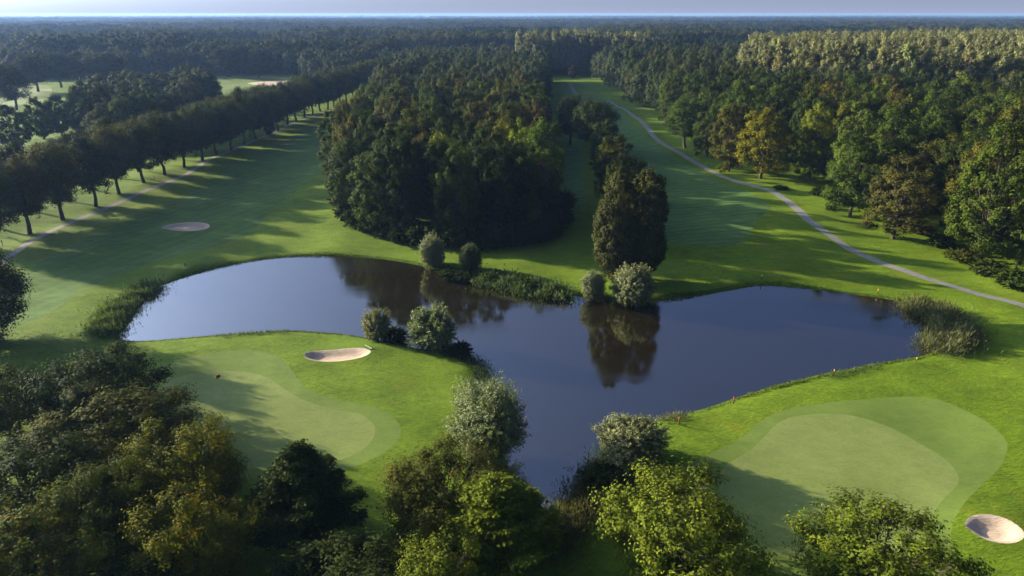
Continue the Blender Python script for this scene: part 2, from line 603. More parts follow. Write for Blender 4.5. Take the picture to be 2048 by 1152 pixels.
def build_ground():
    pts = []
    step_rows = []
    y = -60.0
    while y < 620:
        st = 1.1 if y < 60 else 1.1 + (y - 60) / 130.0
        w = 0.85 * max(y, 30) + 45
        xs = np.arange(-w, w, st)
        r = np.stack([xs + rng0.uniform(-.25, .25, len(xs)) * st, np.full(len(xs), y) + rng0.uniform(-.25, .25, len(xs)) * st], 1)
        if y < 30:
            r = r[::5]
        step_rows.append(r)
        y += st
    pts = np.vstack(step_rows)
    for B in BUNKERS:
        lo, hi = B.min(0), B.max(0)
        gx, gy = np.meshgrid(np.arange(lo[0], hi[0], .4), np.arange(lo[1], hi[1], .4))
        q = np.stack([gx.ravel(), gy.ravel()], 1)
        q += rng0.uniform(-.1, .1, q.shape)
        pts = np.vstack([pts, q[inside(q, B)]])
    # bank points just outside the pond
    T = np.roll(POND, -1, 0) - np.roll(POND, 1, 0)
    T /= np.linalg.norm(T, axis=1)[:, None]
    Nn = np.stack([T[:, 1], -T[:, 0]], 1)
    for off in (0.5, 1.1, 1.8):
        for s in (-1, 1):
            q = POND + s * off * Nn
            pts = np.vstack([pts, q[~inside(q, POND)]])
    far = []
    for rr in (900, 1500, 2600, 4500, 8000, 14000, 30000, 80000):
        for a in np.arange(0, 360, 12):
            far.append((rr * math.sin(R(a)), rr * math.cos(R(a))))
    for rr in (130, 260, 480):
        for a in np.arange(105, 256, 12):
            far.append((rr * math.sin(R(a)), rr * math.cos(R(a)) - 60))
    # nothing but the pond outline inside the pond
    keep = ~inside(pts, POND) & (dist_to_loop(pts, POND) > 0.3)
    pts = np.vstack([pts[keep], np.array(far)])
    verts = [Vector(p) for p in pts]
    edges = []
    for _, Lp, _m in REGIONS:
        b = len(verts)
        verts += [Vector(p) for p in Lp]
        n = len(Lp)
        edges += [(b + i, b + (i + 1) % n) for i in range(n)]
    vo, eo, fo, _, _, _ = delaunay_2d_cdt(verts, edges, [], 0, 1e-4)
    P = np.array([(v[0], v[1]) for v in vo])
    F = np.array([f for f in fo if len(f) == 3], np.int32)
    a, b, c = P[F[:, 0]], P[F[:, 1]], P[F[:, 2]]
    flip = ((b - a)[:, 0] * (c - a)[:, 1] - (b - a)[:, 1] * (c - a)[:, 0]) < 0
    F[flip] = F[flip][:, ::-1]
    Z = height(P)
    cen = P[F].mean(1)
    reg = np.full(len(F), -1)
    for i, (_, Lp, _m) in enumerate(REGIONS):
        reg[(reg < 0) & inside(cen, Lp)] = i
    V = np.column_stack([P, Z])
    objs = {}
    for i in range(-1, len(REGIONS)):
        f = F[reg == i]
        if len(f) == 0:
            continue
        used, inv = np.unique(f, return_inverse=True)
        v = V[used].copy()
        if i == 0:
            v[:, 2] = WATER_Z
        name, m = ("ground", M_ROUGH) if i < 0 else (REGIONS[i][0], REGIONS[i][2])
        me = mesh_np(name, v, inv.reshape(-1, 3), m, smooth=True)
        o = link(bpy.data.objects.new(name, me))
        tag(o, kind='structure')
        objs[i] = o
    return objs


GROUND = build_ground()
LBL = {-1: "rough grass ground of the golf course", 0: "dark pond water mirroring the sky and the central wood", 1: "oval sand bunker beside the right putting green",
       2: "oval sand bunker above the left putting green", 3: "shaded sand bunker in the left fairway", 4: "pale sand in the far field behind the avenue",
       5: "gravel path curving along the right wood", 6: "far end of the path past the tee box", 7: "gravel path along the avenue of trees",
       8: "pale putting green half in shade", 9: "wide pale putting green at lower right", 10: "mown apron round the left putting green", 11: "mown apron round the right putting green",
       12: "small tee box at the far end of the right fairway", 13: "mown left fairway striped by tree shadows", 14: "bluish shaded right fairway", 15: "shaded grass strip beside the central wood",
       16: "bright far field at the left edge", 17: "bright far field behind the avenue"}
for i, o in GROUND.items():
    o["label"] = LBL[i]

# ------------------------------------------------------------------ leaves and trees


def leaves(name, P, Nn, A, Ln, Wd, tint, material):
    n = len(P)
    Nn = unit(Nn)
    A = unit(A - Nn * np.einsum('ij,ij->i', A, Nn)[:, None])
    B = np.cross(Nn, A)
    Ln = np.broadcast_to(Ln, (n,))[:, None]
    Wd = np.broadcast_to(Wd, (n,))[:, None]
    V = np.empty((n, 4, 3))
    V[:, 0] = P - A * Ln * .5
    V[:, 1] = P + B * Wd * .5 + Nn * Wd * .15 + A * Ln * .05
    V[:, 2] = P + A * Ln * .5
    V[:, 3] = P - B * Wd * .5 + Nn * Wd * .15 + A * Ln * .05
    F = np.arange(4 * n).reshape(n, 4)
    return mesh_np(name, V.reshape(-1, 3), F, material, np.repeat(tint, 4))


def rand_dirs(r, n):
    return unit(r.normal(size=(n, 3)))


def broadleaf(seed, H=20.0, rad=5.0, base=0.12, nl=24, nc=7, nk=26, leaf=(0.78, 0.5), lobe=0.36, top_pow=1.0,
              material=M_LEAF, trunk_r=0.32, widest=0.45, spray=0.0, rag=0.25, sides=6, fork=0.25, skirt=0.0):
    """crown of boughs > clumps > leaves on a trunk with limbs; returns trunk mesh, crown mesh"""
    r = np.random.default_rng(seed)
    z0 = base * H
    zc = z0 + (H - z0) * widest
    g = (np.arange(nl) + 0.5) / nl
    ph = np.arange(nl) * 2.39996 + r.uniform(0, 6.28)
    cz = 1 - 2 * g
    cz = np.clip(cz + r.normal(0, .08, nl), -1, 1)
    D = np.stack([np.cos(ph) * np.sqrt(1 - cz ** 2), np.sin(ph) * np.sqrt(1 - cz ** 2), cz], 1)
    fac = 1 + r.normal(0, rag * 0.55, nl)
    fac = np.clip(fac, .62, 1.3)
    rl = lobe * rad * r.uniform(.8, 1.2, nl)
    ext = np.where(D[:, 2:] > 0, np.array([[rad, rad, (H - zc)]]), np.array([[rad, rad, (zc - z0)]]))
    if top_pow != 1.0:
        ext = ext * np.column_stack([np.clip(1 - np.clip(D[:, 2], 0, 1) * (1 - 1 / top_pow), .3, 1)] * 2 + [np.ones(nl)])
    C0 = np.array([0, 0, zc])
    inner = np.clip(1 - rl / rad, .45, .8)
    LC = C0 + D * ext * (fac * inner)[:, None]
    if skirt:                                  # foliage hanging to the ground on the open side of a wood
        LC[:, :2] *= np.where(D[:, 2:] < 0, np.clip((1.02 - D[:, 2:] ** 2) ** (-.36 * skirt), 1, 2.3), 1)
    LC[:, 2] = np.clip(LC[:, 2], z0 + rl * .6, None)
    # clumps
    ci = np.repeat(np.arange(nl), nc)
    d2 = unit(rand_dirs(r, nl * nc) + 0.75 * D[ci] + np.array([0, 0, .15]))
    CC = LC[ci] + d2 * (rl[ci] * r.uniform(.65, 1.08, nl * nc))[:, None]
    rc = rl[ci] * r.uniform(.38, .62, nl * nc)
    if spray:
        ext_d = unit(d2 + np.array([0, 0, .5]) + 0.3 * rand_dirs(r, nl * nc))
    # leaves
    li = np.repeat(np.arange(nl * nc), nk)
    ci_l = li
    n = len(li)
    d3 = rand_dirs(r, n)
    q = d3 * (rc[li] * r.uniform(.35, 1.1, n))[:, None]
    q[:, 2] *= .8
    if spray:
        along = np.einsum('ij,ij->i', q, ext_d[li])
        q += ext_d[li] * (along * spray)[:, None]
    P = CC[li] + q
    fz = (H - zc) / (np.percentile(P[:, 2], 99.7) - zc)
    fr = rad / np.percentile(np.hypot(P[:, 0], P[:, 1]), 98)
    for q_ in (P, LC, CC):
        q_[:, :2] *= fr
        q_[:, 2] = np.where(q_[:, 2] > zc, zc + (q_[:, 2] - zc) * fz, q_[:, 2])
    P[:, 2] = np.maximum(P[:, 2], 0.12)
    out = unit(P - np.array([0, 0, zc - 0.15 * H]))
    Nn = d3 * .8 + d2[ci_l] * .35 + out * .45 + r.normal(0, .3, (n, 3)) + np.array([0, 0, .2])
    A = r.normal(size=(n, 3)) + out * .8
    tint = np.clip(.5 + r.normal(0, .13, nl)[ci][li] + r.normal(0, .09, nl * nc)[li] + r.normal(0, .16, n), 0, 1)
    cm = leaves("crown", P, Nn, A, leaf[0] * r.uniform(.7, 1.25, n), leaf[1] * r.uniform(.75, 1.2, n), tint, material)
    # trunk and limbs
    tz = np.linspace(0, zc + .25 * (H - zc), 7)
    wob = np.cumsum(r.normal(0, .012 * H, (7, 2)), 0)
    wob -= wob[0]
    TP = np.column_stack([wob, tz])
    TP[0, 2] = -0.4
    TR = trunk_r * np.array([1.35, 1, .9, .78, .62, .45, .2])
    lines = [(TP, TR)]
    for k in range(nl):
        s = r.uniform(fork, .75)
        i0 = s * 6
        a = TP[int(i0)] + (TP[min(6, int(i0) + 1)] - TP[int(i0)]) * (i0 - int(i0))
        if LC[k, 2] < a[2] - 1.5:
            a = TP[2].copy()
        b = LC[k]
        mid = (a + b) / 2 + np.array([0, 0, -.06 * H]) * r.uniform(0, 1)
        tip = b + (b - mid) * 0.45
        rr = trunk_r * .42 * (1 - s * .5)
        lines.append(([a, mid, b, tip], [rr, rr * .7, rr * .45, rr * .12]))
        if spray:
            for j in np.nonzero(ci == k)[0]:
                lines.append(([mid + (b - mid) * r.uniform(.3, 1), CC[j], CC[j] + ext_d[j] * rc[j] * 1.1], [rr * .28, rr * .16, .008]))
    V, F = tubes(lines, sides)
    tm = mesh_np("trunk", V, F, M_BARK, smooth=True)
    return tm, cm


def whorled(seed, H=9.0, rad=3.2, nb=60, material=M_LEAF, leaf=(.26, .15), dens=230, up=.25):
    """upright young tree: leader with many rising side branches that carry leaves along their length"""
    r = np.random.default_rng(seed)
    lines = [(np.column_stack([np.zeros((6, 2)), np.linspace(-.3, H, 6)]), [.16, .13, .1, .07, .04, .012])]
    Ps, As, Ns, Ts = [], [], [], []
    for k in range(nb):
        f = (k + .5) / nb
        z = H * (.10 + .88 * f)
        a = k * 2.4 + r.normal(0, .25)
        ln = rad * (1 - f) ** .75 * r.uniform(.75, 1.25) + .35
        t = np.linspace(0, 1, 6)
        dx = np.array([math.cos(a), math.sin(a), 0])
        B = np.array([0, 0, z])[None] + dx[None] * (ln * t)[:, None] + np.array([0, 0, 1.0])[None] * (ln * (up * t + .25 * up * t * t))[:, None]
        lines.append((B, .035 * (1 - f * .6) * (1.05 - t)))
        n = int(dens * ln)
        u = r.uniform(.18, 1.03, n) ** .8
        c = np.array([0, 0, z]) + dx * (ln * u)[:, None] + np.array([0, 0, 1.0]) * (ln * (up * u + .25 * up * u * u))[:, None]
        side = r.normal(0, .2 + .12 * ln * (1 - u * .6), n)[:, None] * np.array([-math.sin(a), math.cos(a), 0])
        c = c + side + r.normal(0, .09, (n, 3)) + np.array([0, 0, -.04])
        Ps.append(c)
        As.append(dx + r.normal(0, .6, (n, 3)))
        Ns.append(r.normal(0, .55, (n, 3)) + np.array([0, 0, .8]) + dx * .25)
        Ts.append(np.clip(.5 + r.normal(0, .1) + r.normal(0, .17, n), 0, 1))
    P = np.vstack(Ps)
    n = len(P)
    cm = leaves("crown", P, np.vstack(Ns), np.vstack(As), leaf[0] * r.uniform(.7, 1.25, n), leaf[1] * r.uniform(.7, 1.25, n), np.concatenate(Ts), material)
    V, F = tubes(lines, 5)
    return mesh_np("trunk", V, F, M_BARK, smooth=True), cm


def willow(seed, n_shoot=420, per=26, squash=1.0, leaf=(.075, .018), material=M_WILLOW, lift=.30):
    """round bush of unit radius standing on z = 0 with its centre at about z = 0.95"""
    r = np.random.default_rng(seed)
    D = rand_dirs(r, n_shoot * 2)
    D = D[D[:, 2] > -.9][:n_shoot]
    m = len(D)
    lump = 1 + .10 * np.sin(3 * np.arctan2(D[:, 1], D[:, 0]) + r.uniform(0, 6)) + .08 * np.sin(5 * D[:, 2] + 4 * D[:, 0])
    ln = lump * r.uniform(.74, 1.16, m)
    si = np.repeat(np.arange(m), per)
    n = len(si)
    u = r.uniform(.35, 1.0, n) ** .55
    d = D[si]
    P = np.array([0, 0, .82 * squash]) + d * (ln[si] * u)[:, None] * np.array([1, 1, squash]) + np.array([0, 0, lift * .35]) * (u * u)[:, None] + r.normal(0, .026, (n, 3))
    P[:, :2] *= np.where(P[:, 2:] < .5, .88 + .12 * np.clip(P[:, 2:] / .5, 0, 1), 1)
    P[:, 2] = np.where(P[:, 2] < .03, .03 + r.uniform(0, .12, n), P[:, 2])
    A = d + np.array([0, 0, .5]) + r.normal(0, .45, (n, 3))
    Nn = d * .7 + r.normal(0, .6, (n, 3)) + np.array([0, 0, .25])
    tint = np.clip(.5 + r.normal(0, .11, m)[si] + r.normal(0, .17, n), 0, 1)
    cm = leaves("crown", P, Nn, A, leaf[0] * r.uniform(.7, 1.3, n), leaf[1] * r.uniform(.8, 1.3, n), tint, material)
    lines = [([(0, 0, -.12), (0, .02, .25), (.02, 0, .5)], [.11, .09, .06])]
    for k in range(26):
        dd = D[(k * 13) % m]
        lines.append(([(0, 0, .42), np.array([0, 0, .55]) + dd * .35, np.array([0, 0, .95 * squash]) + dd * .85 * np.array([1, 1, squash])], [.03, .02, .005]))
    V, F = tubes(lines, 5)
    return mesh_np("trunk", V, F, M_BARK, smooth=True), cm


# --- kinds of trees
WOOD = [broadleaf(100 + k, H=20, rad=5.6 + .3 * (k % 3), base=.0, nl=40, nc=9, nk=38, rag=.24, widest=.48 + .05 * (k % 3), leaf=(.46, .32), lobe=.30, skirt=1.0) for k in range(6)]
TALL = [broadleaf(140 + k, H=25, rad=6.6 + .3 * k, base=.0, nl=52, nc=10, nk=40, leaf=(.46, .32), rag=.26, widest=.47, lobe=.29, skirt=1.0) for k in range(4)]
COLUMN = [broadleaf(170 + k, H=20, rad=5, base=.0, nl=64, nc=10, nk=42, leaf=(.45, .32), rag=.16, widest=.40, lobe=.34) for k in range(2)]
AVENUE = [broadleaf(200 + k, H=19, rad=6.2, base=.15, nl=40, nc=9, nk=38, rag=.22, widest=.56, trunk_r=.38, leaf=(.46, .30), spray=.6) for k in range(4)]
ROUND = [broadleaf(240 + k, H=16, rad=5.2, base=.04, nl=38, nc=8, nk=32, rag=.1, widest=.42, lobe=.3, leaf=(.55, .38)) for k in range(2)]
POPLAR = [broadleaf(300 + k, H=30, rad=3.4, base=.1, nl=34, nc=7, nk=30, rag=.3, widest=.5, lobe=.42, leaf=(.65, .42), spray=.5) for k in range(4)]
OAK = [broadleaf(400 + k, H=10, rad=5.6, base=.06, nl=44, nc=15, nk=40, leaf=(.26, .16), lobe=.23, rag=.55, widest=.48, trunk_r=.2,
                 spray=1.7, material=M_LEAF_ORANGE if k in (1, 3) else M_LEAF) for k in range(5)]
UPRIGHT = [whorled(500, 9, 3.6, 64, up=.12), whorled(501, 8, 2.6, 60, up=.5, dens=260)]
WILLOW = [willow(600 + k, 800, 36, leaf=(.11, .032)) for k in range(3)]
BIGWILLOW = willow(620, 1300, 40, squash=1.3, leaf=(.075, .022))
SHRUB = [willow(640 + k, 240, 24, squash=.8, leaf=(.17, .09), material=M_LEAF, lift=.1) for k in range(3)]

C_DARK = (0.032, 0.047, 0.010)
C_GREEN = (0.050, 0.072, 0.011)
C_OLIVE = (0.066, 0.071, 0.011)
C_BROWN = (0.072, 0.064, 0.015)
C_YELLOW = (0.108, 0.112, 0.010)
C_BRIGHT = (0.105, 0.132, 0.012)
C_SILVER = (0.165, 0.195, 0.082)
C_PALE = (0.185, 0.19, 0.080)
WORD = {C_DARK: "dark green", C_GREEN: "mid green", C_OLIVE: "olive green", C_BROWN: "brownish", C_YELLOW: "golden yellow", C_BRIGHT: "bright green"}
rngp = np.random.default_rng(77)


def vary(c, s=.14):
    f = rngp.normal(1, s)
    return tuple(max(.006, v * f * rngp.normal(1, .05)) for v in c)


def tree(kind, x, y, s, rz, color, label, cat="tree", group=None, name="broadleaf_tree", sz=None, z=None):
    zz = ground_z(x, y) if z is None else z
    e = empty(name, x, y, zz, rz, s, sz)
    tag(e, label, cat, group)
    part("trunk", kind[0], e)
    part("crown", kind[1], e, color)
    return e


# ------------------------------------------------------------------ avenue on the left
av = poly([(58, 463), (125, 437), (191, 412), (239, 390), (289, 370), (330, 353), (368, 336), (405, 322), (433, 309), (463, 299), (488, 287),
           (512, 277), (535, 268), (556, 260), (575, 251), (593, 243), (610, 237), (626, 230), (641, 224), (655, 218), (668, 213)])
axis = np.polyfit(av[:, 1], av[:, 0], 1)
ys = list(av[:, 1])
while ys[-1] < 480:
    ys.append(ys[-1] + 11)
ys = [ys[0] - 11] + ys
TENS = {2: "twent", 3: "thirt", 4: "fort"}
ORD = ["first", "second", "third", "fourth", "fifth", "sixth", "seventh", "eighth", "ninth", "tenth", "eleventh", "twelfth", "thirteenth", "fourteenth", "fifteenth",
       "sixteenth", "seventeenth", "eighteenth", "nineteenth"]
for t_ in (2, 3, 4):
    ORD += [TENS[t_] + "ieth"] + [TENS[t_] + "y-" + w_ for w_ in ORD[:9]]
for k, yy in enumerate(ys):
    x = np.polyval(axis, yy) if not (1 <= k <= len(av)) else av[k - 1][0]
    nth = "nearest" if k == 0 else ORD[k]
    tree(AVENUE[k % 4], x, yy, rngp.uniform(.94, 1.04), rngp.uniform(0, 6.28), vary(C_OLIVE if k % 3 else C_DARK, .1),
         "%s tree from the near end of the avenue's front row beside the path" % nth, group="front row of the avenue", name="avenue_tree", sz=rngp.uniform(.84, .92))
    x2, y2 = x - 11 + rngp.normal(0, .5), yy + 5 + rngp.normal(0, .6)
    tree(AVENUE[(k + 2) % 4], x2, y2, rngp.uniform(.84, .95), rngp.uniform(0, 6.28), vary(C_OLIVE if k % 2 else C_DARK, .1),
         "%s tree from the near end of the avenue's back row away from the path" % nth, group="back row of the avenue", name="avenue_tree", sz=rngp.uniform(.76, .88))

# ------------------------------------------------------------------ willows on the banks
WIL = [((865, 535), 462, 55, 0, "silver willow bush on the far bank below the central wood, larger one"),
       ((942, 545), 488, 46, 1, "small greener willow bush on the far bank beside reeds"),
       ((1187, 598), 533, 52, 2, "small round willow bush on the far bank left of the dark tall tree"),
       ((1265, 607), 522, 88, 0, "wide silver willow bush at the foot of the dark tall tree"),
       ((752, 682), 612, 60, 1, "small round willow bush on the left green's bank"),
       ((865, 698), 602, 98, 2, "large round willow bush on the left green's bank")]
for (bx, by), ty, wpx, k, lab in WIL:
    p = G(bx, by)
    p = p + np.array([0, 1.0])
    s = wpx / px_per_m(p) / 2 * .92
    hh = max(h_from(bx, by, ty), 1.4 * s)
    tree(WILLOW[k], p[0], p[1], s, rngp.uniform(0, 6.28), vary(C_SILVER if k != 1 or by > 600 else C_GREEN, .06), lab, "willow",
         name="willow_bush", sz=hh / 2.12)
p = G(977, 915)
tree(BIGWILLOW, p[0], p[1], 3.9, .4, C_SILVER, "tall silver willow leaning over the pond's narrow arm", "willow", name="willow_tree", sz=3.7)
p = G(1254, 925)
tree(WILLOW[0], p[0] + .3, p[1], 3.5, 1.4, vary(C_SILVER, .04), "silver willow bush on the right green's bank at the pond's narrow arm", "willow", name="willow_bush", sz=2.4)

# ------------------------------------------------------------------ single trees


def by_base(kind, kh, krad, bx, by, ty, wpx, color, label, name="broadleaf_tree", cat="tree", rz=None):
    p = G(bx, by)
    h = h_from(bx, by, ty)
    s = wpx / px_per_m(p, h / 2) / 2 / krad
    return tree(kind, p[0], p[1], s, rngp.uniform(0, 6.28) if rz is None else rz, color, label, cat, name=name, sz=h / kh)


# short row between the central wood and the right fairway
by_base(COLUMN[0], 20, 5, 1226, 566, 350, 88, (0.050, 0.054, 0.017), "tall dense olive tree behind the willows, left half of the pair")
by_base(COLUMN[1], 20, 5, 1284, 560, 346, 90, (0.053, 0.056, 0.017), "tall dense olive tree behind the willows, right half of the pair")
by_base(WOOD[1], 20, 5.6, 1226, 400, 272, 80, vary(C_OLIVE, .05), "olive tree of the short row, next behind the tall pair")
by_base(WOOD[4], 20, 5.6, 1246, 455, 312, 92, vary(C_OLIVE, .05), "olive tree of the short row directly behind the tall pair")
by_base(WOOD[2], 20, 5.6, 1208, 352, 240, 66, vary(C_DARK, .05), "dark tree in the middle of the short row")
by_base(WOOD[5], 20, 5.6, 1232, 490, 332, 78, vary(C_OLIVE, .05), "olive tree of the short row crowding the tall pair from behind")
by_base(AVENUE[2], 19, 6, 1185, 308, 200, 92, vary(C_DARK, .05), "dark tree with bare trunk in the short row, second from its far end")
by_base(AVENUE[1], 19, 6, 1140, 290, 190, 62, vary(C_DARK, .05), "dark slim tree at the far end of the short row")
# edge of the right wood
by_base(AVENUE[0], 19, 6, 1370, 297, 198, 84, vary(C_GREEN, .05), "green tree with bare trunk beside the path at the right wood's edge")
by_base(WOOD[2], 20, 5.6, 1415, 314, 220, 66, vary(C_GREEN, .05), "small green tree between the bare trunked and grey tree by the path")
by_base(WOOD[4], 20, 5.6, 1457, 341, 208, 84, vary(C_OLIVE, .05), "grey olive cone shaped tree left of the golden tree")
by_base(WOOD[5], 20, 5.4, 1520, 358, 218, 94, (0.135, 0.128, 0.008), "golden yellow tree standing at the right wood's edge")
by_base(TALL[0], 25, 6.6, 1700, 432, 262, 130, vary(C_GREEN, .05), "big mid green tree behind the lone brown tree on the right")
by_base(WOOD[1], 20, 5.6, 1786, 476, 312, 122, (0.062, 0.061, 0.016), "lone brownish tree with short trunk on the right lawn")
by_base(TALL[1], 25, 6.9, 1962, 520, 245, 160, vary(C_GREEN, .03), "huge pale green tree at the right edge, left of two")
by_base(TALL[2], 25, 7.2, 2075, 540, 250, 170, vary(C_GREEN, .03), "huge pale green tree cut by the right edge")
# trees around the far fields on the left
for k, (tx, ty, h, wpx, lab) in enumerate([
        (10, 212, 15, 66, "rounded dark green tree behind the avenue, leftmost of four"), (66, 194, 15, 60, "rounded dark green tree behind the avenue, second from the left edge"),
        (104, 190, 15, 56, "rounded dark green tree behind the avenue, third from the left edge"), (150, 184, 15.5, 66, "rounded dark green tree behind the avenue, fourth from the left edge"),
        (244, 166, 16, 66, "rounded bright topped tree in the belt behind the avenue, left one"), (290, 168, 16, 66, "rounded bright topped tree in the belt behind the avenue, right one")]):
    p = top_at(tx, ty, h)
    s = wpx / px_per_m(p, h / 2) / 2 / 5.2
    tree(ROUND[k % 2], p[0], p[1], s, k * 1.3, vary(C_GREEN, .05), lab, sz=h / 16)
for k, (tx, ty, h, wpx, lab) in enumerate([
        (8, 128, 21, 70, "tall dark tree at the left edge of the far field"), (58, 110, 21, 70, "tall dark tree with bare leaning trunk in the far left field"),
        (106, 104, 21, 64, "tall dark tree beside the leaning trunk in the far left field"), (150, 104, 20, 66, "dark spreading tree behind the belt, left of centre"),
        (205, 106, 20, 80, "dark spreading tree behind the belt, right of centre"), (448, 94, 21, 60, "tall open tree with bare trunk in the far field"),
        (513, 128, 10, 28, "small bushy tree standing alone in the far field")]):
    p = top_at(tx, ty, h)
    s = wpx / px_per_m(p, h / 2) / 2 / 5.8
    tree(AVENUE[k % 4], p[0], p[1], s, k * 1.7, vary(C_DARK, .06), lab, sz=h / 19)
p = G(545, 268)
tree(ROUND[0], p[0] - 1, p[1], .42, 0, C_DARK, "small dark bush under the avenue's front row", "bush", name="bush")
p = G(1146, 158)
tree(ROUND[1], p[0], p[1] + 3, .62, 0, (.05, .024, .018), "small reddish tree at the far end of the right fairway")

# ------------------------------------------------------------------ foreground trees
FORE = [  # kind, nominal height, nominal radius, top pixel, height, width px, colour, label
    (OAK[0], 10, 5.6, (195, 692), 9.2, 250, C_DARK, "dark oak beyond the others at lower left, next to the left green"),
    (OAK[2], 10, 5.6, (20, 722), 8.0, 190, (0.052, 0.066, 0.012), "greyish oak cut by the left edge below the lawn"),
    (OAK[4], 10, 5.6, (250, 768), 8.2, 300, C_OLIVE, "broad oak with pale sunlit top beside the left green's shade"),
    (OAK[0], 10, 5.6, (70, 860), 8.5, 300, C_DARK, "shaded dark oak at the lower left, behind the pale leaved one"),
    (OAK[1], 10, 5.6, (385, 842), 8.5, 240, C_YELLOW, "golden green oak with orange leaf tips beside the left green"),
    (OAK[2], 10, 5.6, (205, 905), 9.5, 200, (0.06, 0.075, 0.012), "thin topped olive tree in the lower left corner group"),
    (OAK[3], 10, 5.6, (85, 985), 9.5, 300, (0.066, 0.082, 0.014), "pale leaved oak in the bottom left corner"),
    (OAK[3], 10, 5.6, (385, 975), 9.0, 250, C_YELLOW, "yellow green oak at the bottom edge below the orange tipped one"),
    (UPRIGHT[0], 9, 3.8, (595, 890), 9.5, 230, C_DARK, "dark pointed tree with tiered branches below the left green"),
    (OAK[1], 10, 5.6, (880, 895), 7.6, 270, C_OLIVE, "olive brown tree in front of the tall willow"),
    (UPRIGHT[1], 8, 2.8, (990, 962), 8.0, 230, C_BRIGHT, "bright green upright tree at the bottom by the pond's tip"),
    (OAK[4], 10, 5.6, (1362, 932), 9.4, 330, C_BRIGHT, "bright green spreading oak at the bottom, left of the right green"),
    (OAK[2], 10, 5.6, (1735, 998), 8.0, 350, (0.098, 0.128, 0.012), "bright green spreading oak at the bottom in front of the right green"),
    (OAK[0], 10, 5.6, (700, 1060), 6.0, 330, C_DARK, "low dark tree at the bottom edge between pointed and bright tree"),
    (OAK[4], 10, 5.6, (880, 1070), 6.5, 220, C_BRIGHT, "low bright tree at the bottom edge left of the upright one"),
    (OAK[0], 10, 5.6, (240, 1130), 7.0, 330, C_DARK, "shaded dark tree cut by the bottom edge at left"),
    (OAK[4], 10, 5.6, (-75, 490), 13.8, 215, C_DARK, "dark oak poking in at the left edge above the lawn"),
]
for k, (kind, kh, kr, (tx, ty), h, wpx, c, lab) in enumerate(FORE):
    p = top_at(tx, ty, h)
    s = wpx / px_per_m(p, h * .6) / 2 / kr
    th = math.atan2(CAM_H - h, p[1])          # the far shoulder of a broad crown shows above its tip
    S = math.hypot(s * kr * math.sin(th), .45 * h * math.cos(th)) - .45 * h * math.cos(th)
    p = p - np.array([0, (.8 if kr == 5.6 else .2) * S / math.sin(th)])
    tree(kind, p[0], p[1], s, k * 1.9, c, lab, sz=h / kh, name="oak_tree" if kr == 5.6 else "upright_tree")

# ------------------------------------------------------------------ woods
FRONT = poly([(672, 400), (684, 430), (700, 456), (735, 473), (800, 489), (870, 500), (950, 503), (1040, 496), (1085, 482), (1106, 452)])
CENTRE = np.array([tuple(q_ + np.array([0, 3.0])) for q_ in FRONT] + [(8, 200), (13, 320), (24, 490), (-74, 500), (-64, 350), (-50, 215)], float)
EDGE_R = poly([(1196, 160), (1222, 175), (1255, 200), (1290, 226), (1330, 250), (1385, 272), (1450, 302), (1540, 334), (1610, 362), (1665, 392), (1740, 415),
               (1830, 440), (1915, 485), (1990, 530), (2110, 585)])
RIGHT = np.vstack([EDGE_R, [(220, 95), (620, 300), (620, 560), (67, 560)]])
BELT = np.array([(-141, 234), (-128, 245), (-134, 300), (-146, 350), (-176, 402), (-197, 349), (-173, 275)], float)
POPL = np.array([(110, 350), (130, 300), (180, 275), (260, 280), (340, 300), (620, 400), (620, 600), (400, 560), (165, 500)], float)
POPL2 = np.array([(4, 536), (112, 536), (125, 556), (8, 566)], float)
BACK_L = np.array([(-110, 470), (-104, 515), (0, 520), (0, 560), (-620, 560), (-560, 505), (-330, 500), (-215, 545), (-170, 540)], float)


def scatter(P, sp, seed, jit=.28):
    r = np.random.default_rng(seed)
    lo, hi = P.min(0), P.max(0)
    ysr = np.arange(lo[1], hi[1], sp * .866)
    out = []
    for i, yv in enumerate(ysr):
        xs = np.arange(lo[0] + (i % 2) * sp / 2, hi[0], sp)
        out.append(np.stack([xs, np.full(len(xs), yv)], 1))
    q = np.vstack(out)
    q = q + r.uniform(-jit, jit, q.shape) * sp
    return q[inside(q, P)]


def visible_x(q, m=60):
    return np.abs(q[:, 0]) < .78 * q[:, 1] + 12


cands = []   # x, y, height, wood index, rank
taken = np.array([(o.location.x, o.location.y) for o in COL.objects if o.type == 'EMPTY'])


def clear_of(q, dist):
    d = np.min(np.hypot(q[:, None, 0] - taken[None, :, 0], q[:, None, 1] - taken[None, :, 1]), 1)
    return q[d > dist]


stand = lambda x, y: .5 * math.sin(x * .021 + 1.3) + .5 * math.sin(y * .017 + x * .006)
W = {}
W["central wood"] = clear_of(scatter(CENTRE, 8.4, 1, .36), 4.0)
W["right wood"] = clear_of(scatter(RIGHT, 10.0, 2), 6.5)
W["right wood"] = W["right wood"][visible_x(W["right wood"]) & ~inside(W["right wood"], POPL)]
W["belt behind the avenue"] = clear_of(scatter(BELT, 7.5, 3), 5.0)
W["poplar stand"] = scatter(POPL, 6.0, 4)
W["poplar stand"] = W["poplar stand"][visible_x(W["poplar stand"])]
W["poplar row"] = scatter(POPL2, 6.0, 6)
W["wood behind the far fields"] = clear_of(scatter(BACK_L, 8.5, 7), 6)
BASEH = {"central wood": 19.0, "right wood": 22.0, "belt behind the avenue": 17.0, "poplar stand": 29.5, "poplar row": 28.0, "wood behind the far fields": 18.0}
allt = []
for wname, q in W.items():
    for x, y in q:
        h = BASEH[wname] * rngp.uniform(.76, 1.14) * (1 + .05 * stand(x, y))
        allt.append((math.hypot(x, y), x, y, h, wname))
allt.sort()
LIMIT = {"poplar": 130, "other": 330}
cnt = {"poplar": 0, "other": 0}
rest = []
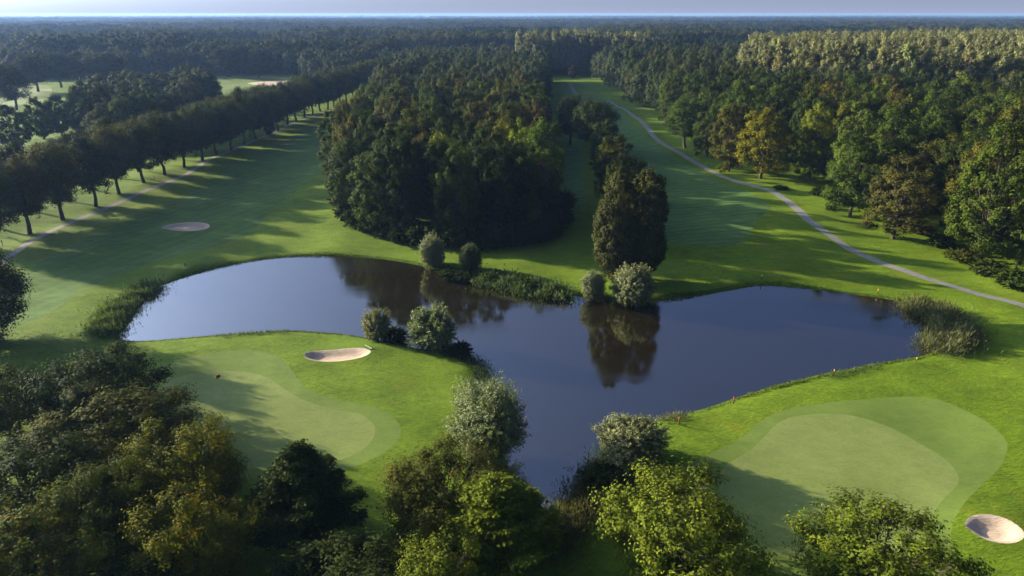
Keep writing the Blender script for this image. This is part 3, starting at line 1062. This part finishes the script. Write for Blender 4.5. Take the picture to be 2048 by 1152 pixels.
PAL = {"central wood": ([C_DARK, C_GREEN, C_OLIVE, C_BROWN, C_YELLOW, C_BRIGHT], [.2, .25, .24, .22, .05, .04]),
       "right wood": ([C_DARK, C_GREEN, C_OLIVE, C_BROWN, C_BRIGHT], [.28, .42, .2, .06, .04]),
       "belt behind the avenue": ([C_DARK, C_GREEN, C_OLIVE], [.4, .35, .25]),
       "wood behind the far fields": ([C_DARK, C_GREEN, C_OLIVE], [.4, .35, .25])}
for d, x, y, h, wname in allt:
    pop = wname.startswith("poplar")
    key = "poplar" if pop else "other"
    if cnt[key] >= LIMIT[key]:
        rest.append((x, y, h, 1 if pop else 0))
        continue
    cnt[key] += 1
    if pop:
        lab = "pale topped poplar in the stand above the right wood, %s, %s" % ("left end" if x < 170 else "middle" if x < 260 else "right end", "front rows" if d < 370 else "back rows") if wname == "poplar stand" else "tall poplar in the dark row closing the right fairway"
        tree(POPLAR[cnt[key] % 4], x, y, rngp.uniform(.95, 1.2), rngp.uniform(0, 6.28), vary(C_PALE if wname == "poplar stand" else C_GREEN, .1), lab, "poplar",
             "poplars of the " + (lab.split("wood, ")[1] + " of the pale stand" if wname == "poplar stand" else "dark row"), "poplar_tree", sz=h / 30, z=0.0)
    else:
        cs, pr = PAL[wname]
        c = cs[rngp.choice(len(cs), p=pr)]
        if wname == "central wood" and y < 150:
            c = [C_DARK, C_GREEN, C_DARK][cnt[key] % 3]
        if wname == "central wood":
            sx = x - (-.12 * y + 8)
            side = "left side" if sx < -14 else ("right side" if sx > 10 else "middle")
            zone = side + (" of the front rows" if y < 160 else " of the second rows" if y < 185 else " of the centre" if y < 225 else " of the far half")
        elif wname == "right wood":
            de = float(dist_to_loop(np.array([[x, y]]), EDGE_R)[0])
            zone = ("outer edge" if de < 12 else "inside") + (", nearest part" if y < 150 else ", beside the golden tree" if y < 195 else ", beyond the golden tree" if y < 250 else ", far part")
        else:
            zone = "nearer half" if d < 320 else "far half"
        lab = "%s broadleaf tree packed into the %s, %s" % (WORD[c], wname, zone)
        big = wname == 'right wood'
        tree(TALL[int(rngp.integers(4))] if big else WOOD[int(rngp.integers(6))], x, y, rngp.uniform(.76, 1.06), rngp.uniform(0, 6.28), vary(tuple(v * (1.15 if wname == 'central wood' else 1) for v in c), .14), lab, "tree",
             "%s trees in the %s of the %s" % (WORD[c], zone, wname), sz=h / (25 if big else 20), z=0.0)

# woodland out to the horizon: one mass, instanced from the crowns already standing in the scene
rf = np.random.default_rng(9)
Q = []
y = 562.0
while y < 9500:
    sp = max(8.2, y / 95)
    w = .80 * y + 30
    xs = np.arange(-w, w, sp)
    q = np.stack([xs, np.full(len(xs), y)], 1) + rf.uniform(-.4, .4, (len(xs), 2)) * sp
    Q.append(np.column_stack([q, np.full(len(xs), sp / 8.2)]))
    y += sp * .9
Q = np.vstack(Q)
# stands of different age: cells of a random mosaic, each with its own height and tone, divided by rides
cells = []
y = 560.0
while y < 9700:
    sp = max(85, y * .09)
    w = .82 * y + 100
    xs = np.arange(-w, w, sp * 1.5)
    cells.append(np.column_stack([xs + rf.uniform(-.5, .5, len(xs)) * sp * 1.5, y + rf.uniform(-.5, .5, len(xs)) * sp, np.full(len(xs), sp)]))
    y += sp
cells = np.vstack(cells)
cellh = rf.uniform(12, 25, len(cells))
cellc = rf.integers(0, 3, len(cells))
cello = rf.uniform(0, 1, len(cells)) < .06
c1 = np.zeros(len(Q), int)
gap = np.zeros(len(Q))
for i0 in range(0, len(Q), 2000):
    q = Q[i0:i0 + 2000]
    dd = np.hypot((q[:, None, 0] - cells[None, :, 0]) / 1.4, q[:, None, 1] - cells[None, :, 1])
    pr = np.partition(dd, 1, axis=1)
    c1[i0:i0 + 2000] = np.argmin(dd, 1)
    gap[i0:i0 + 2000] = pr[:, 1] - pr[:, 0]
keep = ~cello[c1] & ~((gap < 7) & (cellc[c1] != 1))
Q, c1 = Q[keep], c1[keep]
hq = np.clip(cellh[c1] + rf.normal(0, 2.4, len(Q)), 8, 28)
Q[:, 2] *= rf.uniform(.9, 1.6, len(Q)) * np.where(cellh[c1] > 20, 1.2, .95)
farP = [(a, b, 0.0) for a, b, _ in Q] + [(a, b, 0.0) for a, b, _, _ in rest]
farS = [(min(k, 5), min(k, 5), h / 20) for (_, _, k), h in zip(Q, hq)] + [((1.0, 1.0, h / 20) if t == 0 else (1.1, 1.1, h / 30)) for _, _, h, t in rest]
farI = list(2 * cellc[c1] + rf.integers(0, 2, len(Q))) + [(2 + int(rf.integers(0, 2)) if t == 0 else 6 + int(rf.integers(0, 2))) for *_, t in rest]


def woodland(points, scales, idx, sources, name, label):
    me = bpy.data.meshes.new(name)
    me.vertices.add(len(points))
    me.vertices.foreach_set("co", np.asarray(points, np.float32).ravel())
    a = me.attributes.new("tree_scale", 'FLOAT_VECTOR', 'POINT')
    a.data.foreach_set("vector", np.asarray(scales, np.float32).ravel())
    b = me.attributes.new("tree_index", 'INT', 'POINT')
    b.data.foreach_set("value", np.asarray(idx, np.int32))
    c = me.attributes.new("tree_turn", 'FLOAT_VECTOR', 'POINT')
    t = np.zeros((len(points), 3), np.float32)
    t[:, 2] = rf.uniform(0, 6.28, len(points))
    c.data.foreach_set("vector", t.ravel())
    o = link(bpy.data.objects.new(name, me))
    tag(o, label, kind='stuff')
    ng = bpy.data.node_groups.new(name, 'GeometryNodeTree')
    ng.interface.new_socket("Geometry", in_out='INPUT', socket_type='NodeSocketGeometry')
    ng.interface.new_socket("Geometry", in_out='OUTPUT', socket_type='NodeSocketGeometry')
    N, L = ng.nodes, ng.links
    gi, go = N.new('NodeGroupInput'), N.new('NodeGroupOutput')
    iop = N.new('GeometryNodeInstanceOnPoints')
    jn = N.new('GeometryNodeJoinGeometry')
    for s in reversed(sources):
        oi = N.new('GeometryNodeObjectInfo')
        oi.transform_space = 'ORIGINAL'
        oi.inputs["Object"].default_value = s
        oi.inputs["As Instance"].default_value = True
        sm = N.new('GeometryNodeSetMaterial')
        L.new(oi.outputs["Geometry"], jn.inputs[0])
    m2p = N.new('GeometryNodeMeshToPoints')
    L.new(gi.outputs[0], m2p.inputs[0])
    L.new(m2p.outputs[0], iop.inputs["Points"])
    L.new(jn.outputs[0], iop.inputs["Instance"])
    iop.inputs["Pick Instance"].default_value = True

    def attr(nm, ty):
        q = N.new('GeometryNodeInputNamedAttribute')
        q.data_type = ty
        q.inputs[0].default_value = nm
        return [s for s in q.outputs if s.enabled and s.name == "Attribute"][0]
    L.new(attr("tree_scale", 'FLOAT_VECTOR'), iop.inputs["Scale"])
    L.new(attr("tree_index", 'INT'), iop.inputs["Instance Index"])
    L.new(attr("tree_turn", 'FLOAT_VECTOR'), iop.inputs["Rotation"])
    L.new(iop.outputs[0], go.inputs[0])
    md = o.modifiers.new("trees", 'NODES')
    md.node_group = ng
    return o


# crowns of the horizon woodland carry their own leaf material; their sources are trees of the wood behind the far fields
src = []
SRC_TXT = ["dark green tree just behind the poplar row", "mid green tree just behind the poplar row", "olive tree just behind the poplar row", "pale poplar just behind the poplar row"]
for k in range(8):
    kind = WOOD[k % 6] if k < 6 else POPLAR[k - 6]
    me = kind[1].copy()
    me.materials.clear()
    me.materials.append([M_FAR_D, M_FAR, M_FAR_O, M_FARPALE][k // 2])
    x, y = 18 + 12.0 * k, 572 + (k % 2) * 6
    e = empty("broadleaf_tree" if k < 6 else "poplar_tree", x, y, 0, k)
    tag(e, SRC_TXT[k // 2] + (", left one" if k % 2 == 0 else ", right one"), "tree")
    part("trunk", kind[0], e)
    src.append(part("crown", me, e, C_GREEN))
woodland(farP, farS, farI, src, "woodland", "dense woodland stretching away to the hazy horizon")

# ------------------------------------------------------------------ reeds, shrubs and bank plants


def reed_bed(name, line, width, hgt, n, color, seed, label, plume=None, leaf=.05):
    """upright blades along a line (world points); one mass"""
    r = np.random.default_rng(seed)
    C = smooth_line(line, .5)
    i = r.integers(0, len(C), n)
    P = np.column_stack([C[i] + r.normal(0, width / 2.4, (n, 2)), np.zeros(n)])
    P[:, 2] = np.maximum(height(P[:, :2]), WATER_Z) - .05
    # height falls off away from the middle and varies in clumps
    cl = .75 + .25 * np.sin(P[:, 0] * 1.3 + seed) * np.cos(P[:, 1] * 1.1)
    hh = hgt * cl * r.uniform(.55, 1.1, n)
    A = unit(np.column_stack([r.normal(0, .42, (n, 2)), np.ones(n)]))
    Nn = r.normal(size=(n, 3)) * np.array([1, 1, .3]) + np.array([-.2, -.2, .2])
    tint = np.clip(.5 + r.normal(0, .2, n), 0, 1)
    up = r.uniform(0, .62, n)
    me = leaves(name, P + A * (hh * (up + .2))[:, None], Nn, A, hh * .42, leaf * r.uniform(.7, 1.6, n), tint, M_REED)
    o = link(bpy.data.objects.new(name, me))
    o.color = (*color, 1)
    tag(o, label, kind='stuff')
    return o


C_REED = (0.085, 0.105, 0.045)
reed_bed("reeds", poly([(305, 572), (270, 590), (235, 615), (215, 645), (205, 668)], 0), 2.9, 2.0, 13000, (0.07, 0.098, 0.034), 1, "reeds fringing the left end of the pond", leaf=.09)
reed_bed("reeds", poly([(1830, 612), (1870, 625), (1905, 648), (1912, 672), (1880, 694)], 0), 3.2, 2.9, 16000, (0.10, 0.108, 0.046), 2, "tall pale reeds fringing the right end of the pond", leaf=.09)
reed_bed("reeds", poly([(965, 556), (1010, 566), (1060, 578), (1125, 588)], 0), 3.0, 2.2, 11000, (0.07, 0.1, 0.036), 3, "leafy reeds on the far bank below the central wood", leaf=.13)
reed_bed("reeds", poly([(1225, 940), (1195, 985), (1160, 1020), (1120, 1060), (1095, 1100)], 0), 3.0, 2.2, 11000, (0.085, 0.085, 0.04), 4, "purplish reeds at the tip of the pond's narrow arm", leaf=.07)
reed_bed("reeds", poly([(1250, 915), (1225, 935), (1205, 960)], 0), 3.0, 2.3, 2500, (0.05, 0.075, 0.035), 5, "dark reeds below the willow at the narrow arm", leaf=.08)
reed_bed("reeds", poly([(900, 702), (940, 715), (965, 740), (975, 775)], 0), 1.8, 1.3, 3000, (0.05, 0.08, 0.035), 6, "dark reeds right of the large round willow", leaf=.07)
reed_bed("reeds", poly([(1320, 840), (1345, 835), (1362, 831)], 0), 1.6, 1.0, 900, (0.11, 0.12, 0.06), 7, "low pale reeds right of the willow at the narrow arm", leaf=.06)
reed_bed("reeds", poly([(1655, 748), (1690, 742), (1730, 734), (1755, 730)], 0), .9, .9, 500, (0.08, 0.12, 0.045), 8, "thin reeds at the near bank by the yellow stakes", leaf=.06)
reed_bed("reeds", poly([(440, 672), (500, 668), (570, 665)], 0), .6, .7, 450, (0.06, 0.09, 0.03), 9, "thin reeds on the near bank of the left lobe", leaf=.06)


def bank_grass():
    r = np.random.default_rng(31)
    n = 14000
    i = r.integers(0, len(POND), n)
    f = r.uniform(0, 1, n)[:, None]
    c = POND[i] * (1 - f) + np.roll(POND, -1, 0)[i] * f
    T = unit(np.roll(POND, -1, 0) - np.roll(POND, 1, 0))[i]
    Nn2 = np.stack([T[:, 1], -T[:, 0]], 1)
    q = c + Nn2 * r.uniform(0, .8, n)[:, None]
    bad = inside(q, POND)
    q[bad] = c[bad] - (q[bad] - c[bad])
    lump = .5 + .5 * np.sin(i * .31) * np.sin(i * .083 + 1)
    hh = (.18 + .42 * lump ** 2) * r.uniform(.5, 1.2, n)
    z = height(q)
    A = unit(np.column_stack([r.normal(0, .4, (n, 2)), np.ones(n)]))
    me = leaves("bank_grass", np.column_stack([q, z - .03]) + A * (hh / 2)[:, None], r.normal(size=(n, 3)), A, hh, .07 * r.uniform(.6, 1.8, n), np.clip(.5 + r.normal(0, .2, n), 0, 1), M_REED)
    o = link(bpy.data.objects.new("bank_grass", me))
    o.color = (0.075, 0.105, 0.018, 1)
    tag(o, "long grass along the water's edge", kind='stuff')


bank_grass()

SHR = [((792, 672), 1.9, 1.7, C_DARK, "dark low shrub between the two round willows on the left green's bank"), ((915, 703), 2.0, 1.6, C_DARK, "dark shrub right of the large round willow"),
       ((900, 548), 2.4, 1.7, C_DARK, "dark shrub between the two far bank willows"), ((925, 553), 2.3, 1.6, C_DARK, "dark shrub under the small far bank willow"),
       ((985, 556), 2.2, 1.6, C_GREEN, "green shrub in the far bank reeds, nearer the willow"), ((1050, 572), 2.4, 1.7, C_GREEN, "green shrub in the middle of the far bank reeds"),
       ((1105, 583), 2.2, 1.5, C_GREEN, "green shrub at the right end of the far bank reeds"),
       ((1205, 975), 2.2, 1.9, C_DARK, "dark shrub below the willow at the narrow arm"),
       ((1840, 465), 2.8, 2.2, C_OLIVE, "shrub right of the lone brown tree"), ((1880, 490), 2.9, 2.3, C_GREEN, "shrub at the foot of the huge tree, left one"),
       ((1925, 520), 3.0, 2.2, C_OLIVE, "shrub at the foot of the huge tree, middle one"), ((1975, 545), 3.0, 2.4, C_GREEN, "shrub at the foot of the huge tree, right one"),
       ((2030, 572), 3.4, 3.2, C_GREEN, "large shrub at the right edge beside the path lawn"), ((1560, 380), 2.0, .9, C_DARK, "low dark shrub on the lawn below the golden tree"),
       ((1640, 395), 2.4, 2.6, C_DARK, "dark shrub at the right wood's edge behind the big green tree")]
for k, ((bx, by), s, hs, c, lab) in enumerate(SHR):
    p = G(bx, by)
    tree(SHRUB[k % 3], p[0], p[1], s, k * 1.1, vary(c, .06), lab, "shrub", name="shrub", sz=hs * .62)

# undergrowth that closes the front edge of the central wood
UND = [(690, 452), (712, 465), (738, 477), (768, 486), (800, 494), (835, 500), (872, 506), (910, 509), (950, 509), (990, 507), (1030, 502), (1068, 495), (1100, 484), (1118, 462), (1124, 430), (678, 425)]
for k, (bx, by) in enumerate(UND):
    p = G(bx, by)
    tree(SHRUB[k % 3], p[0], p[1] + 4.5, 3.4, k * 1.7, vary(C_DARK, .1), "%s dark undergrowth shrub from the left along the central wood's front foot" % (ORD[k] if k < 15 else "leftmost"), "shrub",
         "undergrowth shrubs at the central wood", "shrub", sz=2.9)

# ------------------------------------------------------------------ flag, stakes, rake, posts


def box(cx, cy, cz, sx, sy, sz):
    x0, x1, y0, y1, z0, z1 = cx - sx / 2, cx + sx / 2, cy - sy / 2, cy + sy / 2, cz - sz / 2, cz + sz / 2
    V = [(x0, y0, z0), (x1, y0, z0), (x1, y1, z0), (x0, y1, z0), (x0, y0, z1), (x1, y0, z1), (x1, y1, z1), (x0, y1, z1)]
    F = [(0, 3, 2, 1), (4, 5, 6, 7), (0, 1, 5, 4), (1, 2, 6, 5), (2, 3, 7, 6), (3, 0, 4, 7)]
    return np.array(V), np.array(F)


p = G(446, 781)
fz = ground_z(*p)
e = empty("golf_flag", p[0], p[1], fz)
tag(e, "red golf flag on a thin pole in the left green", "flag")
V, F = tubes([([(0, 0, -.1), (0, 0, 1.1), (0, 0, 2.2)], [.018, .016, .014])], 8)
part("pole", mesh_np("pole", V, F, M_WHITE, smooth=True), e)
gx, gz = np.meshgrid(np.linspace(0, .5, 9), np.linspace(1.78, 2.18, 5))
gy = .05 * np.sin(gx * 11)
Vf = np.stack([-gx.ravel(), gy.ravel(), (gz - gx * .45).ravel()], 1)
Ff = np.array([(r_ * 9 + c, r_ * 9 + c + 1, (r_ + 1) * 9 + c + 1, (r_ + 1) * 9 + c) for r_ in range(4) for c in range(8)])
part("flag_cloth", mesh_np("flag_cloth", np.vstack([Vf, Vf + (0, .008, 0)]), np.vstack([Ff, Ff[:, ::-1] + len(Vf)]), M_RED, smooth=True), e)
V, F = tubes([([(0, 0, .02), (0, 0, .035)], [.06, .06])], 12)
part("cup_rim", mesh_np("cup_rim", V, F, M_WHITE), e)

STK = [((1467, 803), M_RED, "red", "red topped stake on the near bank by the right green, right one"), ((1357, 853), M_RED, "red", "red topped stake on the near bank right of the narrow arm's willow"),
       ((1208, 1012), M_RED, "red", "red topped stake in the shade beside the narrow arm's reeds"),
       ((1668, 745), M_YELLOW, "yellow", "yellow topped stake on the near bank, left of the thin reeds"), ((1832, 724), M_YELLOW, "yellow", "yellow topped stake on the near bank beside the tall pale reeds"),
       ((1756, 584), M_YELLOW, "yellow", "yellow topped stake on the far bank of the right lobe, right one"), ((1523, 560), M_YELLOW, "yellow", "yellow topped stake on the far bank at the right lobe's highest point"),
       ((1413, 569), M_YELLOW, "yellow", "yellow topped stake on the shaded far bank of the right lobe"), ((1967, 676), M_YELLOW, "yellow", "yellow topped stake behind the tall pale reeds"),
       ((1306, 584), M_YELLOW, "yellow", "yellow topped stake right of the wide willow bush"), ((371, 536), M_YELLOW, "yellow", "yellow topped stake on the far bank of the left lobe")]
Vp, Fp = box(0, 0, .25, .09, .09, .7)
Vt, Ft = box(0, 0, .74, .10, .10, .28)
meshes = {}
for (sx_, sy_), mt, nm, lab in STK:
    if nm not in meshes:
        meshes[nm] = (mesh_np("post", Vp, Fp, M_WOOD), mesh_np("painted_top", Vt, Ft, mt))
    p = G(sx_, sy_)
    e = empty("marker_stake", p[0], p[1], ground_z(*p), rngp.uniform(0, 1))
    tag(e, lab, "stake")
    part("post", meshes[nm][0], e)
    part("painted_top", meshes[nm][1], e)
for (sx_, sy_), lab in [((310, 364), "short dark post between the avenue and the path"), ((4, 486), "short dark post at the left edge by the path")]:
    p = G(sx_, sy_)
    V, F = tubes([([(0, 0, -.2), (0, 0, .6), (0, 0, 1.15), (0, 0, 1.2)], [.07, .07, .065, .02])], 8)
    o = link(bpy.data.objects.new("wooden_post", mesh_np("wooden_post", V, F, M_WOOD)))
    o.location = (p[0], p[1], ground_z(*p))
    tag(o, lab, "post")
# bunker rake leaning by the middle bunker
p = G(745, 706)
e = empty("bunker_rake", p[0], p[1], ground_z(*p), R(20))
tag(e, "white handled rake lying at the bunker above the left green", "rake")
V, F = tubes([([(0, 0, .06), (-.35, .55, .14), (-.75, 1.2, .2)], [.03, .03, .03])], 8)
part("handle", mesh_np("handle", V, F, M_WHITE, smooth=True), e)
V, F = box(0, 0, .06, .7, .06, .05)
part("head", mesh_np("head", V, F, M_WOOD), e)
Vt, Ft = [], []
for k in range(9):
    v, f = box(-.32 + k * .08, 0, .02, .015, .02, .07)
    Vt.append(v)
    Ft.append(f + 8 * k)
part("tines", mesh_np("tines", np.vstack(Vt), np.vstack(Ft), M_WOOD), e)

# ------------------------------------------------------------------ haze
V, F = box(0, 5200, 22, 20000, 11000, 48)
hm, nt, N, L = mat("haze_air")
pv = N.new("ShaderNodeVolumePrincipled")
pv.inputs["Color"].default_value = (0.34, 0.56, 1.0, 1)
pv.inputs["Density"].default_value = 0.00008
pv.inputs["Anisotropy"].default_value = 0.3
ho = N.new("ShaderNodeOutputMaterial")
L.new(pv.outputs[0], ho.inputs["Volume"])
hz = link(bpy.data.objects.new("haze", mesh_np("haze", V, F, hm)))
tag(hz, "thin blue morning haze over the woods", kind='stuff')
